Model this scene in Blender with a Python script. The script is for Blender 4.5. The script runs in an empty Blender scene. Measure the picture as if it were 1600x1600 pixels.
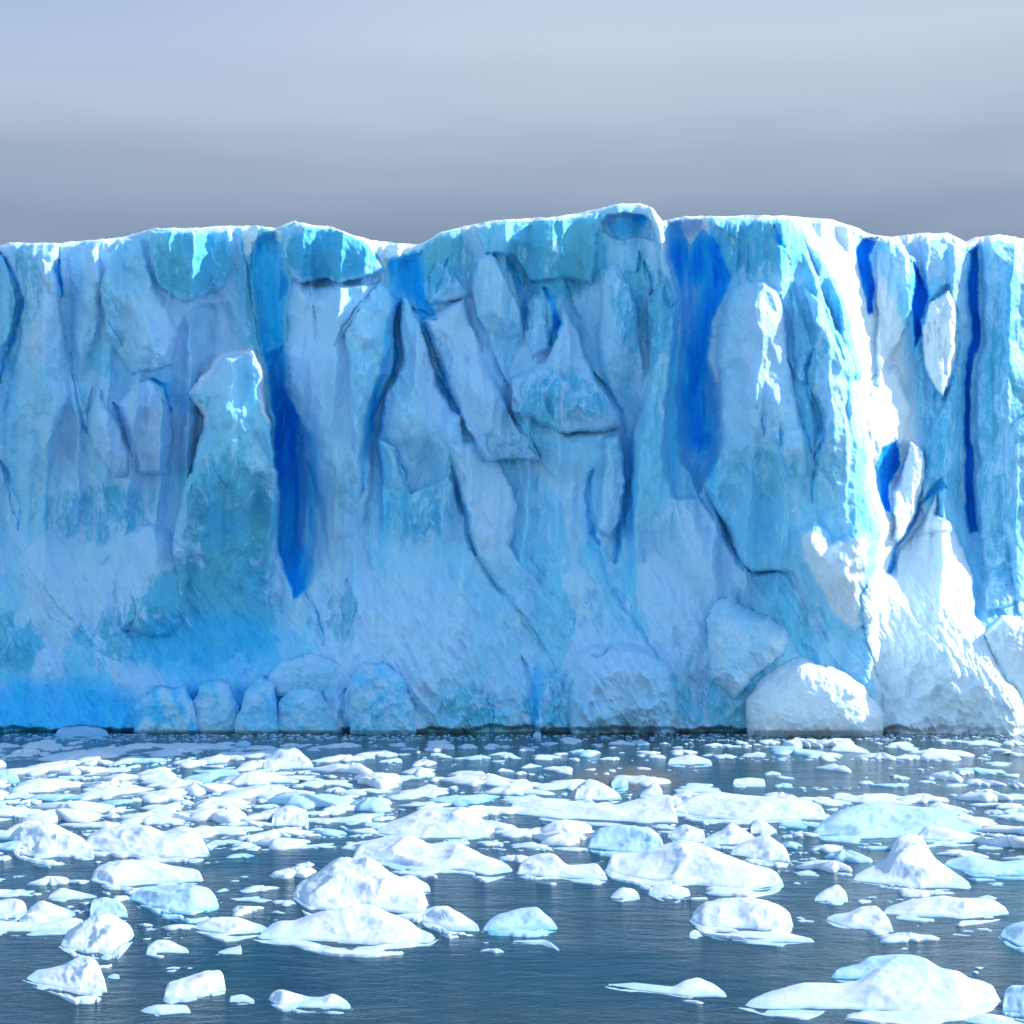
import bpy, math, random
import numpy as np
from mathutils import Vector

# ------------------------------------------------------------------ camera, sky, sun, exposure
sc = bpy.context.scene
COL = sc.collection
F, CAMH, HOR = 2600.0, 19.0, 900.0      # focal length (px of a 1600 px frame), eye height (m), horizon row
cam_d = bpy.data.cameras.new('camera')
cam = bpy.data.objects.new('camera', cam_d); COL.objects.link(cam)
cam.location = (0, 0, CAMH); cam.rotation_euler = (math.radians(90), 0, 0)
cam_d.sensor_width = 36; cam_d.lens = 36 * F / 1600; cam_d.shift_y = (HOR - 800) / 1600
cam_d.clip_start = 1; cam_d.clip_end = 20000
sc.camera = cam

SUN = Vector((0.82, 0.205, 0.51)).normalized()
sun_el = math.asin(SUN.z); sun_rot = math.atan2(SUN.x, SUN.y)
sd = bpy.data.lights.new('sun', 'SUN'); sd.energy = 3.3; sd.angle = math.radians(0.53); sd.color = (1.0, 0.965, 0.91)
so = bpy.data.objects.new('sun', sd); COL.objects.link(so)
so.rotation_euler = SUN.to_track_quat('Z', 'Y').to_euler(); so.location = (150, 50, 150)

sc.view_settings.view_transform = 'Standard'; sc.view_settings.look = 'None'
EXPO = 1.0; sc.view_settings.exposure = EXPO; sc.view_settings.gamma = 1.0
sc.cycles.max_bounces = 6; sc.cycles.diffuse_bounces = 4
sc.cycles.use_denoising = True; sc.cycles.use_adaptive_sampling = True; sc.cycles.adaptive_threshold = 0.02

def srgb(r, g, b):
    f = lambda c: (c/255/12.92) if c/255 <= 0.04045 else ((c/255+0.055)/1.055)**2.4
    return (f(r), f(g), f(b), 1)

class NT:
    def __init__(s, tree): s.t = tree; s.n = tree.nodes; s.l = tree.links
    def node(s, typ, **kw):
        n = s.n.new(typ)
        for k, v in kw.items(): setattr(n, k, v)
        return n
    def set(s, n, i, v):
        if hasattr(v, 'is_output') : s.l.new(v, n.inputs[i])
        else: n.inputs[i].default_value = v
    def math(s, op, a, b=None, clamp=False):
        n = s.node('ShaderNodeMath', operation=op, use_clamp=clamp); s.set(n, 0, a)
        if b is not None: s.set(n, 1, b)
        return n.outputs[0]
    def mix(s, f, a, b, blend='MIX'):
        n = s.node('ShaderNodeMix', data_type='RGBA', blend_type=blend); n.clamp_factor = True
        s.set(n, 0, f); s.set(n, 6, a); s.set(n, 7, b); return n.outputs[2]
    def rng(s, v, a, b, c=0.0, d=1.0, smooth=True):
        n = s.node('ShaderNodeMapRange', interpolation_type='SMOOTHSTEP' if smooth else 'LINEAR')
        s.set(n, 0, v); s.set(n, 1, a); s.set(n, 2, b); s.set(n, 3, c); s.set(n, 4, d); return n.outputs[0]
    def mapping(s, v, scale=(1, 1, 1), rot=(0, 0, 0), loc=(0, 0, 0)):
        n = s.node('ShaderNodeMapping'); s.l.new(v, n.inputs[0])
        n.inputs[1].default_value = loc; n.inputs[2].default_value = rot; n.inputs[3].default_value = scale
        return n.outputs[0]
    def noise(s, v, scale, detail=4, rough=0.55, dist=0.0):
        n = s.node('ShaderNodeTexNoise'); s.l.new(v, n.inputs['Vector'])
        n.inputs['Scale'].default_value = scale; n.inputs['Detail'].default_value = detail
        n.inputs['Roughness'].default_value = rough; n.inputs['Distortion'].default_value = dist
        return n.outputs[0]
    def ramp(s, v, stops, interp='EASE'):
        n = s.node('ShaderNodeValToRGB'); s.l.new(v, n.inputs[0]); r = n.color_ramp; r.interpolation = interp
        while len(r.elements) < len(stops): r.elements.new(0.5)
        for e, (p, c) in zip(r.elements, stops): e.position = p; e.color = c
        return n.outputs[0]

w = bpy.data.worlds.new('World'); sc.world = w; w.use_nodes = True
w.node_tree.nodes.clear(); T = NT(w.node_tree)
out = T.node('ShaderNodeOutputWorld'); bg = T.node('ShaderNodeBackground')
sky = T.node('ShaderNodeTexSky', sky_type='NISHITA'); sky.sun_disc = False
sky.sun_elevation = sun_el; sky.sun_rotation = sun_rot
sky.air_density = 1.0; sky.dust_density = 0.4; sky.ozone_density = 1.6
tc = T.node('ShaderNodeTexCoord'); sep = T.node('ShaderNodeSeparateXYZ'); T.l.new(tc.outputs['Generated'], sep.inputs[0])
X, Y_, Z = sep.outputs
# cloud bank standing over the ice to the north: soft streaky stratus, dark at its foot
st = T.noise(T.mapping(tc.outputs['Generated'], (1.6, 1.0, 9.0), (0, math.radians(4), 0), (.3, .1, .25)), 1.6, 3, 0.5, 0.2)
st2 = T.noise(T.mapping(tc.outputs['Generated'], (3.0, 1.0, 11.0), (0, 0, 0), (4.3, 2.1, 1.2)), 1.3, 4, 0.5)
el = T.math('ADD', Z, T.math('MULTIPLY', T.math('SUBTRACT', st, 0.5), 0.045))
K = 1/2**EXPO
def C(r, g, b): c = srgb(r, g, b); return (c[0]*K, c[1]*K, c[2]*K, 1)
cloud = T.ramp(el, [(0.0, C(124, 142, 168)), (0.185, C(132, 151, 178)), (0.235, C(157, 174, 197)), (0.285, C(186, 200, 220)), (0.310, C(197, 209, 229)), (0.35, C(190, 204, 229)), (0.55, C(186, 200, 225))])
cloud = T.mix(T.rng(st2, 0.42, 0.72, 0, 0.22), cloud, C(200, 213, 230))
cloud = T.mix(T.math('MULTIPLY', T.rng(X, 0.02, -0.30), T.rng(Z, 0.24, 0.33)), cloud, C(168, 191, 224))
skyc = T.mix(1.0, sky.outputs[0], (0.140, 0.150, 0.150, 1), 'MULTIPLY')
inbank = T.math('MULTIPLY', T.rng(Y_, -0.1, 0.45), T.rng(Z, 0.75, 0.35))
T.l.new(T.mix(inbank, skyc, cloud), bg.inputs[0]); bg.inputs[1].default_value = 1.0
T.l.new(bg.outputs[0], out.inputs[0])

# ------------------------------------------------------------------ numpy noise and helpers
rs = np.random.RandomState(7)
TAB = rs.rand(8, 256, 256) * 2 - 1
def vnoise(x, y, k=0):
    t = TAB[k % 8]; xi = np.floor(x).astype(int); yi = np.floor(y).astype(int)
    fx = x - xi; fy = y - yi; fx = fx*fx*fx*(fx*(fx*6-15)+10); fy = fy*fy*fy*(fy*(fy*6-15)+10)
    a = t[xi & 255, yi & 255]; b = t[(xi+1) & 255, yi & 255]; c = t[xi & 255, (yi+1) & 255]; d = t[(xi+1) & 255, (yi+1) & 255]
    return (a*(1-fx)+b*fx)*(1-fy) + (c*(1-fx)+d*fx)*fy
def fbm(x, y, o=4, k=0, g=0.5, ridged=False):
    s = 0; amp = 1; tot = 0
    for i in range(o):
        ca, sa = math.cos(.6+1.1*i), math.sin(.6+1.1*i)
        xr, yr = (x, y) if np.isscalar(y) or (i == 0 and not ridged) else (x*ca-y*sa, x*sa+y*ca)
        n = vnoise(xr*2**i + 17.3*i + 5.1*k, yr*2**i + 9.7*i + 3.3*k, k+i)
        if ridged: n = 1 - 2*np.abs(n)
        s = s + n*amp; tot += amp; amp *= g
    return s/tot
def sst(x, a=0.0, b=1.0):
    t = np.clip((x-a)/(b-a), 0, 1); return t*t*(3-2*t)
def poly_sd(px, py, poly):                      # signed distance, positive inside
    P = np.array(poly, float); Q = np.roll(P, -1, 0); d = np.full(px.shape, 1e9); ins = np.zeros(px.shape, bool)
    for (ax, ay), (bx, by) in zip(P, Q):
        ex, ey = bx-ax, by-ay; L = ex*ex+ey*ey+1e-9
        t = np.clip(((px-ax)*ex+(py-ay)*ey)/L, 0, 1)
        d = np.minimum(d, (px-ax-t*ex)**2+(py-ay-t*ey)**2)
        c = (ay > py) != (by > py)
        ins ^= c & (px < (bx-ax)*(py-ay)/((by-ay) if by != ay else 1e-9)+ax)
    d = np.sqrt(d); return np.where(ins, d, -d)
def line_d(px, py, pts):                        # distance and arc parameter
    P = np.array(pts, float); seg = np.hypot(*(P[1:]-P[:-1]).T); tot = seg.sum(); acc = 0
    d = np.full(px.shape, 1e9); tt = np.zeros(px.shape)
    for (ax, ay), (bx, by), L in zip(P[:-1], P[1:], seg):
        t = np.clip(((px-ax)*(bx-ax)+(py-ay)*(by-ay))/(L*L+1e-9), 0, 1)
        dd = np.hypot(px-ax-t*(bx-ax), py-ay-t*(by-ay)); m = dd < d
        d = np.where(m, dd, d); tt = np.where(m, (acc+t*L)/tot, tt); acc += L
    return d, tt
def interp(pts, x): a = np.array(pts, float); return np.interp(x, a[:, 0], a[:, 1])

# ------------------------------------------------------------------ materials
def new_mat(name):
    m = bpy.data.materials.new(name); m.use_nodes = True; m.node_tree.nodes.clear(); T = NT(m.node_tree)
    o = T.node('ShaderNodeOutputMaterial'); b = T.node('ShaderNodeBsdfPrincipled'); T.l.new(b.outputs[0], o.inputs[0])
    return m, T, b
def ice_mat():
    m, T, b = new_mat('glacier_ice')
    at = T.node('ShaderNodeAttribute'); at.attribute_name = 'ice'      # r = clear green-blue ice, g = blue ice plus painted crevice glow and shade, b = snow plus painted sunlight
    s = T.node('ShaderNodeSeparateColor'); T.l.new(at.outputs['Color'], s.inputs[0])
    pos = T.node('ShaderNodeNewGeometry').outputs['Position']
    big = T.noise(T.mapping(pos, (1, 1, .6)), 0.10, 4, .6, .5)
    mid = T.noise(T.mapping(pos, (1, 1, .45), (0, .35, 0)), 0.5, 6, .65, .8)
    fine = T.noise(T.mapping(pos, (1, 1, .5), (0, .3, 0)), 2.6, 6, .7, .3)
    base = T.mix(T.rng(big, .3, .7), (.24, .69, .94, 1), (.33, .73, .965, 1))
    base = T.mix(T.rng(mid, .50, .72, 0, .55), base, (.25, .66, .86, 1))
    base = T.mix(T.rng(fine, .5, .75, 0, .35), base, (.27, .66, .88, 1))
    base = T.mix(at.outputs['Alpha'], T.mix(.75, base, (.18, .67, .90, 1)), T.mix(.65, base, (.57, .74, .99, 1)))
    frost = T.noise(T.mapping(pos, (1, 1, .38), (0, -.5, 0), (5, 3, 1)), .42, 7, .68, 1.2)
    base = T.mix(T.rng(frost, .50, .66, 0, .7), base, (.52, .78, .98, 1))
    cl = T.math('ADD', s.outputs[0], T.math('MULTIPLY', T.math('SUBTRACT', mid, .5), 1.3))
    cl = T.math('SUBTRACT', cl, T.rng(frost, .5, .66, 0, .45))
    cl = T.math('ADD', cl, T.math('MULTIPLY', T.math('SUBTRACT', fine, .5), 0.9))
    strk = T.noise(T.mapping(pos, (1, 1, .13), (0, .06, 0)), 1.1, 5, .65, .3)
    cl = T.math('ADD', cl, T.math('MULTIPLY', T.math('SUBTRACT', strk, .5), 1.1))
    clc = T.mix(T.rng(big, .35, .65), (.15, .55, .70, 1), (.09, .50, .78, 1))
    c = T.mix(T.math('MULTIPLY', T.rng(cl, .22, .80), T.rng(s.outputs[0], 0.0, .25)), base, clc)
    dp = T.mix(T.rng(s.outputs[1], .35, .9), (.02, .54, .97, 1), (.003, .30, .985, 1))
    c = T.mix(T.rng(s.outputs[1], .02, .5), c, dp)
    c = T.mix(T.rng(T.math('ADD', s.outputs[2], T.math('MULTIPLY', T.math('SUBTRACT', fine, .5), .5)), .25, .75), c, (.74, .86, .95, 1))
    T.l.new(c, b.inputs['Base Color'])
    b.inputs['Subsurface Weight'].default_value = .35; b.inputs['Subsurface Radius'].default_value = (.1, .5, 1.1); b.inputs['Subsurface Scale'].default_value = 1.0
    b.inputs['Roughness'].default_value = .55; b.inputs['IOR'].default_value = 1.31
    b.inputs['Specular IOR Level'].default_value = .3
    bp = T.node('ShaderNodeBump'); bp.inputs['Strength'].default_value = .5; bp.inputs['Distance'].default_value = .25
    h = T.math('ADD', T.noise(T.mapping(pos, (1, 1, .6), (0, .3, 0)), 1.4, 8, .68, .4), T.math('MULTIPLY', mid, .8))
    T.l.new(h, bp.inputs['Height']); T.l.new(bp.outputs[0], b.inputs['Normal'])
    return m
def floe_mat(name, white, wet, bl):
    m, T, b = new_mat(name)
    pos = T.node('ShaderNodeNewGeometry').outputs['Position']
    sp = T.node('ShaderNodeSeparateXYZ'); T.l.new(pos, sp.inputs[0])
    n = T.noise(pos, .6, 4, .5, .4); f = T.noise(pos, 5, 5, .7)
    info = T.node('ShaderNodeObjectInfo')
    c = T.mix(T.math('MULTIPLY', T.rng(n, .45, .75), bl), white, (.48, .70, .86, 1))
    zz = T.math('ADD', sp.outputs[2], T.math('MULTIPLY', T.math('SUBTRACT', n, .5), .35))
    c = T.mix(T.rng(zz, .14, -.02), c, wet)
    T.l.new(c, b.inputs['Base Color']); b.inputs['Roughness'].default_value = .5
    b.inputs['Specular IOR Level'].default_value = .35
    bp = T.node('ShaderNodeBump'); bp.inputs['Strength'].default_value = .45; bp.inputs['Distance'].default_value = .10
    T.l.new(T.math('ADD', n, T.math('MULTIPLY', f, .35)), bp.inputs['Height']); T.l.new(bp.outputs[0], b.inputs['Normal'])
    return m
def water_mat():
    m, T, b = new_mat('sea_water')
    pos = T.node('ShaderNodeNewGeometry').outputs['Position']
    big = T.noise(T.mapping(pos, (.5, 1, 1)), 0.035, 3, .5)
    c = T.mix(T.rng(big, .35, .65), (.010, .034, .046, 1), (.016, .042, .052, 1))
    # brown reflection painted into the sea's colour in front of the cliff
    sp = T.node('ShaderNodeSeparateXYZ'); T.l.new(pos, sp.inputs[0])
    ex = T.math('DIVIDE', T.math('SUBTRACT', sp.outputs[0], 11.0), 6.0); ey = T.math('DIVIDE', T.math('SUBTRACT', sp.outputs[1], 157.0), 11.0)
    rr = T.math('ADD', T.math('MULTIPLY', ex, ex), T.math('MULTIPLY', ey, ey))
    rr = T.math('ADD', rr, T.math('MULTIPLY', T.math('SUBTRACT', T.noise(pos, .35, 5, .6), .5), 2.2))
    sheen = T.rng(rr, 1.6, -.3)
    c = T.mix(T.math('MULTIPLY', sheen, .7), c, (.24, .19, .12, 1))
    T.l.new(T.rng(sheen, 0, 1, .10, .30), b.inputs['Roughness'])
    T.l.new(c, b.inputs['Base Color']); b.inputs['IOR'].default_value = 1.333
    h1 = T.noise(T.mapping(pos, (.45, 1, 1), (0, 0, .12)), 1.5, 5, .6, .3)
    h2 = T.noise(T.mapping(pos, (.5, 1, 1), (0, 0, -.2)), 5.5, 3, .6)
    h3 = T.noise(T.mapping(pos, (.5, 1, 1), (0, 0, .05)), .22, 2, .5)
    h = T.math('ADD', T.math('MULTIPLY', h1, .16), T.math('ADD', T.math('MULTIPLY', h2, .035), T.math('MULTIPLY', h3, .35)))
    bp = T.node('ShaderNodeBump'); bp.inputs['Strength'].default_value = 1; bp.inputs['Distance'].default_value = 1.0
    T.l.new(h, bp.inputs['Height']); T.l.new(bp.outputs[0], b.inputs['Normal'])
    calm = T.noise(T.mapping(pos, (.5, 1, 1)), .07, 3, .5); T.l.new(T.rng(calm, .38, .62, .35, 1.0), bp.inputs['Strength'])
    return m
M_ICE = ice_mat(); M_WATER = water_mat()
M_SNOWY = floe_mat('snowy_ice', (.66, .72, .80, 1), (.36, .58, .76, 1), .6)
M_BLUE = floe_mat('glassy_blue_ice', (.42, .64, .80, 1), (.16, .48, .70, 1), .7)

# ------------------------------------------------------------------ object helpers
def tag(o, label=None, cat=None, group=None, kind=None):
    for k, v in (('label', label), ('category', cat), ('group', group), ('kind', kind)):
        if v: o[k] = v
    return o
def mesh_from(name, co, quads, mat, parent=None, nrm=None, cols=None, loc=(0, 0, 0)):
    me = bpy.data.meshes.new(name); n = len(quads)
    co = co - np.array(loc)
    me.vertices.add(len(co)); me.vertices.foreach_set('co', co.astype(np.float32).ravel())
    me.loops.add(n*4); me.loops.foreach_set('vertex_index', quads.astype(np.int32).ravel())
    me.polygons.add(n); me.polygons.foreach_set('loop_start', np.arange(0, n*4, 4, dtype=np.int32))
    me.polygons.foreach_set('use_smooth', np.ones(n, bool))
    me.update(calc_edges=True); me.validate()
    if cols is not None:
        a = me.color_attributes.new('ice', 'FLOAT_COLOR', 'POINT'); a.data.foreach_set('color', cols.astype(np.float32).ravel())
    if nrm is not None: me.normals_split_custom_set_from_vertices(nrm.astype(np.float32))
    me.materials.append(mat)
    o = bpy.data.objects.new(name, me); COL.objects.link(o); o.location = loc
    if parent: o.parent = parent
    return o
def grid_quads(r, c, flip=False):
    i = np.arange(r-1)[:, None]*c + np.arange(c-1)[None]; i = i.ravel()
    q = np.stack([i, i+c, i+c+1, i+1], 1)
    return q[:, ::-1] if flip else q
def subset(co, quads, keep, nrm, cols):
    q = quads[keep]; u, inv = np.unique(q, return_inverse=True)
    return co[u], inv.reshape(q.shape), nrm[u], cols[u]

# ------------------------------------------------------------------ the ice cliff
Y0 = F*CAMH/(1145-HOR)                      # distance of the water line at the cliff's foot
RIM = [(-3000, 400), (-900, 392), (-200, 380), (0, 384), (15, 378), (50, 380), (90, 379), (150, 374), (190, 371), (225, 360), (245, 356), (300, 356), (350, 353), (375, 353), (400, 352), (430, 356), (445, 350), (460, 345), (480, 350), (520, 355), (555, 368), (580, 375), (620, 380), (655, 382), (690, 362), (740, 350), (790, 342), (850, 340), (900, 334), (940, 325), (965, 318), (1000, 317), (1020, 325), (1035, 345), (1050, 342), (1070, 338), (1100, 338), (1150, 337), (1200, 336), (1240, 338), (1300, 343), (1330, 352), (1360, 366), (1400, 370), (1440, 364), (1480, 364), (1510, 378), (1525, 370), (1560, 366), (1600, 372), (1900, 380), (3000, 400), (6000, 430)]
EDGE = [(300, 1225), (338, 1238), (390, 1265), (440, 1300), (500, 1325), (560, 1331), (620, 1335), (680, 1342), (750, 1350), (820, 1368), (860, 1366), (900, 1358), (940, 1350), (1000, 1352), (1200, 1380)]

# slabs: polygon, height (m), edge (px), (fade from v, to v) downward, dome
SLABS = [
 ([(293,612),(310,590),(345,552),(370,544),(395,546),(403,560),(412,582),(415,620),(425,670),(432,740),(437,850),(462,918),(440,1000),(300,1000),(268,870),(285,770),(300,740),(312,690),(320,650),(300,630)], 10.6, 14, (620, 980), .7),
 ([(150,600),(165,630),(185,660),(200,710),(197,742),(180,748),(150,715),(133,682),(135,650)], 1.5, 8, None, .6),
 ([(180,630),(205,605),(235,593),(258,606),(268,640),(272,690),(268,745),(215,740),(205,690),(190,650)], 1.5, 9, None, .6),
 ([(-60,380),(2,400),(16,436),(25,470),(18,510),(0,560),(-60,640)], 1.2, 6, None, .3),
 ([(36,385),(88,384),(90,470),(110,560),(108,620),(80,700),(60,800),(20,850),(10,700),(14,600),(40,500),(38,440)], 1.3, 12, (640, 850), .4),
 ([(232,360),(300,360),(362,358),(368,400),(352,450),(312,470),(282,475),(250,452),(236,412)], 1.2, 6, None, .2),
 ([(155,450),(165,400),(185,375),(225,375),(245,450),(275,520),(270,570),(205,590),(160,520)], .9, 7, None, .5),
 ([(110,400),(150,380),(160,440),(150,520),(125,600),(112,520)], 1.0, 12, None, .5),
 ([(235,595),(270,520),(300,480),(360,470),(385,520),(395,600),(380,640),(300,650),(275,640)], -1.0, 25, None, 0),
 ([(437,360),(462,344),(530,350),(562,365),(600,420),(592,430),(530,442),(508,434),(470,444),(456,432),(441,402)], 1.7, 6, None, .3),
 ([(460,442),(520,446),(592,440),(622,470),(618,560),(595,640),(580,760),(560,900),(520,960),(500,800),(470,690),(452,620),(446,560),(448,490)], 1.8, 14, (700, 940), .8),
 ([(540,520),(590,440),(615,455),(612,540),(595,600),(580,680),(560,760),(545,640)], .9, 9, (620, 760), .4),
 ([(625,462),(634,466),(646,490),(672,540),(690,600),(705,635),(722,645),(730,740),(700,780),(600,760),(592,690),(596,655),(602,618),(627,560)], 2.6, 8, (640, 780), .8),
 ([(664,502),(722,466),(738,505),(760,568),(800,645),(832,688),(842,722),(760,722),(720,650),(700,600),(680,545)], 1.9, 8, None, .4),
 ([(670,430),(684,408),(700,415),(735,460),(720,470),(670,480)], 1.1, 8, None, .3),
 ([(740,402),(772,392),(790,430),(812,478),(822,520),(818,560),(765,540),(745,490),(735,450)], 1.6, 8, (480, 560), .5),
 ([(742,350),(800,342),(935,334),(932,390),(925,440),(880,440),(830,440),(800,400),(760,394)], 1.3, 7, None, .3),
 ([(820,470),(836,455),(852,470),(858,520),(862,545),(830,560),(820,520)], 1.2, 7, None, .3),
 ([(878,472),(888,495),(902,522),(920,562),(930,590),(968,642),(973,672),(930,676),(880,676),(800,640),(800,592),(850,566),(872,530)], 2.4, 7, None, .6),
 ([(800,640),(850,615),(880,680),(970,672),(978,720),(975,760),(900,780),(840,722)], .9, 8, (690, 780), .2),
 ([(942,682),(970,682),(980,750),(976,815),(950,842),(932,822),(944,740)], 1.8, 7, None, .5),
 ([(700,692),(760,684),(800,765),(812,790),(800,850),(900,1000),(840,1000),(745,870),(718,780)], 1.5, 9, (820, 980), .3),
 ([(595,685),(620,700),(640,770),(700,740),(722,800),(740,870),(700,900),(600,860)], 1.2, 9, (760, 880), .3),
 ([(935,420),(950,412),(960,412),(985,448),(1000,500),(1005,570),(1000,640),(950,640),(936,560),(938,480)], 1.8, 9, (540, 640), .6),
 ([(1012,470),(1040,430),(1062,480),(1058,520),(1048,570),(1043,650),(1044,720),(1058,790),(1100,900),(1000,900),(985,760),(985,680),(1010,600)], 1.9, 9, (720, 900), .6),
 ([(936,352),(948,336),(972,331),(1008,336),(1024,352),(1027,380),(990,371),(962,374),(938,366)], -1.8, 6, None, 0),
 ([(1014,318),(1024,328),(1036,350),(1045,400),(1062,470),(1050,480),(1030,400),(1026,370)], 1.5, 8, None, .3),
 ([(1100,338),(1240,338),(1330,560),(1342,680),(1350,750),(1368,820),(1372,960),(1300,1010),(1256,930),(1238,892),(1175,894),(1163,885),(1140,840),(1115,790),(1098,755),(1122,700),(1125,600),(1120,520),(1142,430),(1128,390)], 3.0, 12, (905, 1010), .5),
 ([(1140,455),(1165,436),(1196,436),(1216,456),(1231,500),(1234,560),(1250,640),(1262,740),(1240,800),(1130,800),(1122,700),(1124,600),(1126,545)], 1.5, 10, (660, 800), .7),
 ([(1250,442),(1290,478),(1315,545),(1330,700),(1320,800),(1280,800),(1272,700),(1285,650),(1268,600),(1275,520)], 1.1, 9, (680, 800), .5),
 ([(1238,450),(1268,530),(1262,600),(1245,590),(1236,520)], .9, 7, None, .3),
 ([(885,1060),(900,1030),(925,1012),(980,1000),(1040,1020),(1060,1080),(1060,1160),(890,1160)], 1.3, 14, None, .6),
 ([(1050,780),(1090,775),(1112,800),(1140,850),(1165,895),(1150,960),(1080,1000),(1060,900)], 1.0, 12, (860, 1000), .4),
 ([(1238,828),(1270,812),(1300,842),(1345,830),(1368,850),(1360,900),(1352,960),(1340,1010),(1290,950),(1245,880)], 1.8, 40, (900, 1010), .5),
 ([(180,900),(195,840),(230,812),(262,818),(290,860),(300,960),(250,1000),(190,980)], 1.4, 22, None, .5),
]
# bumps: cu, cv, ru, rv, height
BUMPS = [(225, 850, 60, 50, 1.2), (620, 1000, 130, 130, 1.6), (760, 1060, 90, 120, 1.2), (150, 960, 120, 90, .8), (400, 960, 60, 90, .8),
 (470, 1050, 60, 40, 1.6), (900, 900, 90, 80, .8), (1040, 1000, 60, 90, 1.0), (1150, 900, 60, 70, 1.4), (1200, 930, 90, 70, 1.0), (1270, 940, 60, 80, 1.5),
 (100, 1110, 150, 60, -2.2), (60, 600, 40, 200, 1.0), (510, 600, 40, 150, .9), (560, 960, 40, 110, -.7), (820, 1000, 30, 110, -.6)]
# cracks: points, half width px, depth m, blue amount
CRACKS = [
 ([(-5,395),(18,430),(33,465),(28,495),(14,540),(2,600)], 9, 2.2, .75), ([(93,380),(94,412)], 5, 1.2, .4), ([(95,405),(91,425),(96,465)], 8, 1.6, .7),
 ([(110,550),(118,620),(127,668),(142,692)], 6, 1.2, .35), ([(145,600),(130,650)], 3, .8, .3), ([(165,505),(190,540)], 4, .8, .5),
 ([(206,528),(224,572)], 4, .8, .4), ([(160,450),(186,497)], 3, .6, .35), ([(178,626),(190,660),(206,715)], 8, 1.6, .45), ([(235,592),(258,602),(270,645)], 9, 1.8, .6),
 ([(0,720),(18,760),(31,800),(28,832)], 7, 1.6, .5), ([(592,438),(560,480),(538,510),(524,545)], 4, 1.2, .35), ([(480,430),(488,470),(492,500)], 3, .8, .3),
 ([(312,690),(304,735),(300,770)], 4, .9, .35), ([(330,725),(362,770)], 3, .6, .25), ([(790,398),(806,430),(820,470),(826,515)], 10, 2.4, .6),
 ([(852,452),(867,478),(872,510),(862,540)], 14, 2.6, .8), ([(740,468),(758,530),(792,600),(828,672),(842,722)], 5, 1.0, .3),
 ([(928,582),(946,602),(970,640),(977,690),(980,760),(979,820)], 8, 2.0, .4), ([(926,732),(922,790),(928,850),(945,900),(975,950),(1003,985),(1030,1025)], 9, 1.7, .35),
 ([(924,735),(921,800),(934,850)], 10, 1.5, .45), ([(974,800),(968,850),(958,885)], 13, 2.2, .55), ([(703,728),(714,768),(729,805),(727,832),(742,868)], 9, 2.0, .5),
 ([(618,705),(631,740),(631,756)], 8, 1.6, .45), ([(740,865),(770,910),(802,948),(840,992),(868,1040)], 6, .9, .15), ([(800,420),(812,470)], 5, .8, .2),
 ([(1008,408),(1020,440),(1018,470)], 9, 1.8, .5), ([(998,392),(996,426)], 8, 1.8, .7), ([(700,405),(688,440),(680,462)], 8, 1.5, .4), ([(1018,500),(1010,540)], 14, 1.6, .2),
 ([(690,590),(706,625),(720,642)], 13, .6, .6), ([(1220,462),(1230,500),(1233,560),(1242,592)], 6, 1.4, .35), ([(1272,540),(1262,580),(1266,620),(1282,660),(1285,690),(1272,712)], 10, 1.8, .5),
 ([(1270,712),(1272,745),(1271,788)], 4, 1.1, .4), ([(1254,668),(1266,708)], 5, 1.2, .4), ([(1186,600),(1180,640)], 6, 1.0, .35), ([(1190,655),(1192,682)], 5, .9, .4),
 ([(1219,670),(1218,696)], 5, .9, .4), ([(1212,352),(1220,375),(1228,388)], 10, 1.5, .8), ([(1100,745),(1116,792),(1140,842),(1165,888),(1185,896),(1235,890)], 7, 2.0, .35),
 ([(830,865),(850,905)], 5, .8, .3), ([(850,868),(862,888)], 4, .6, .25), ([(955,1010),(940,1025),(925,1030)], 6, 1.2, .35), ([(930,1050),(945,1080)], 5, .8, .3),
 ([(815,1030),(830,1075),(838,1110),(836,1150)], 9, 1.6, .3), ([(760,1090),(770,1120),(765,1150)], 9, 1.2, .25), ([(600,1036),(590,1090),(596,1150)], 8, 1.4, .5),
 ([(540,1080),(535,1120),(550,1150)], 10, 1.5, .45), ([(620,1035),(640,1080)], 5, .9, .4), ([(480,930),(500,960),(505,1010)], 10, 1.2, .3), ([(540,900),(555,950),(545,990)], 8, 1.0, .3),
 ([(205,930),(212,965),(200,990)], 6, .8, .2), ([(1000,820),(1006,880)], 6, .7, .1), ([(650,490),(676,530),(690,565),(702,605)], 10, .4, .55), ([(640,480),(660,500),(685,500)], 9, 1.4, .6),
 ([(300,612),(290,650),(284,700)], 8, 1.0, .1), ([(378,380),(392,440),(402,500),(410,560)], 6, 1.0, .2), ([(885,440),(892,480),(905,500)], 7, .8, .25),
 ([(1300,880),(1310,860)], 4, .5, .1), ([(40,880),(80,960),(150,1010)], 8, .6, .1), ([(120,1000),(200,1040)], 8, .5, .1),
]
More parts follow.
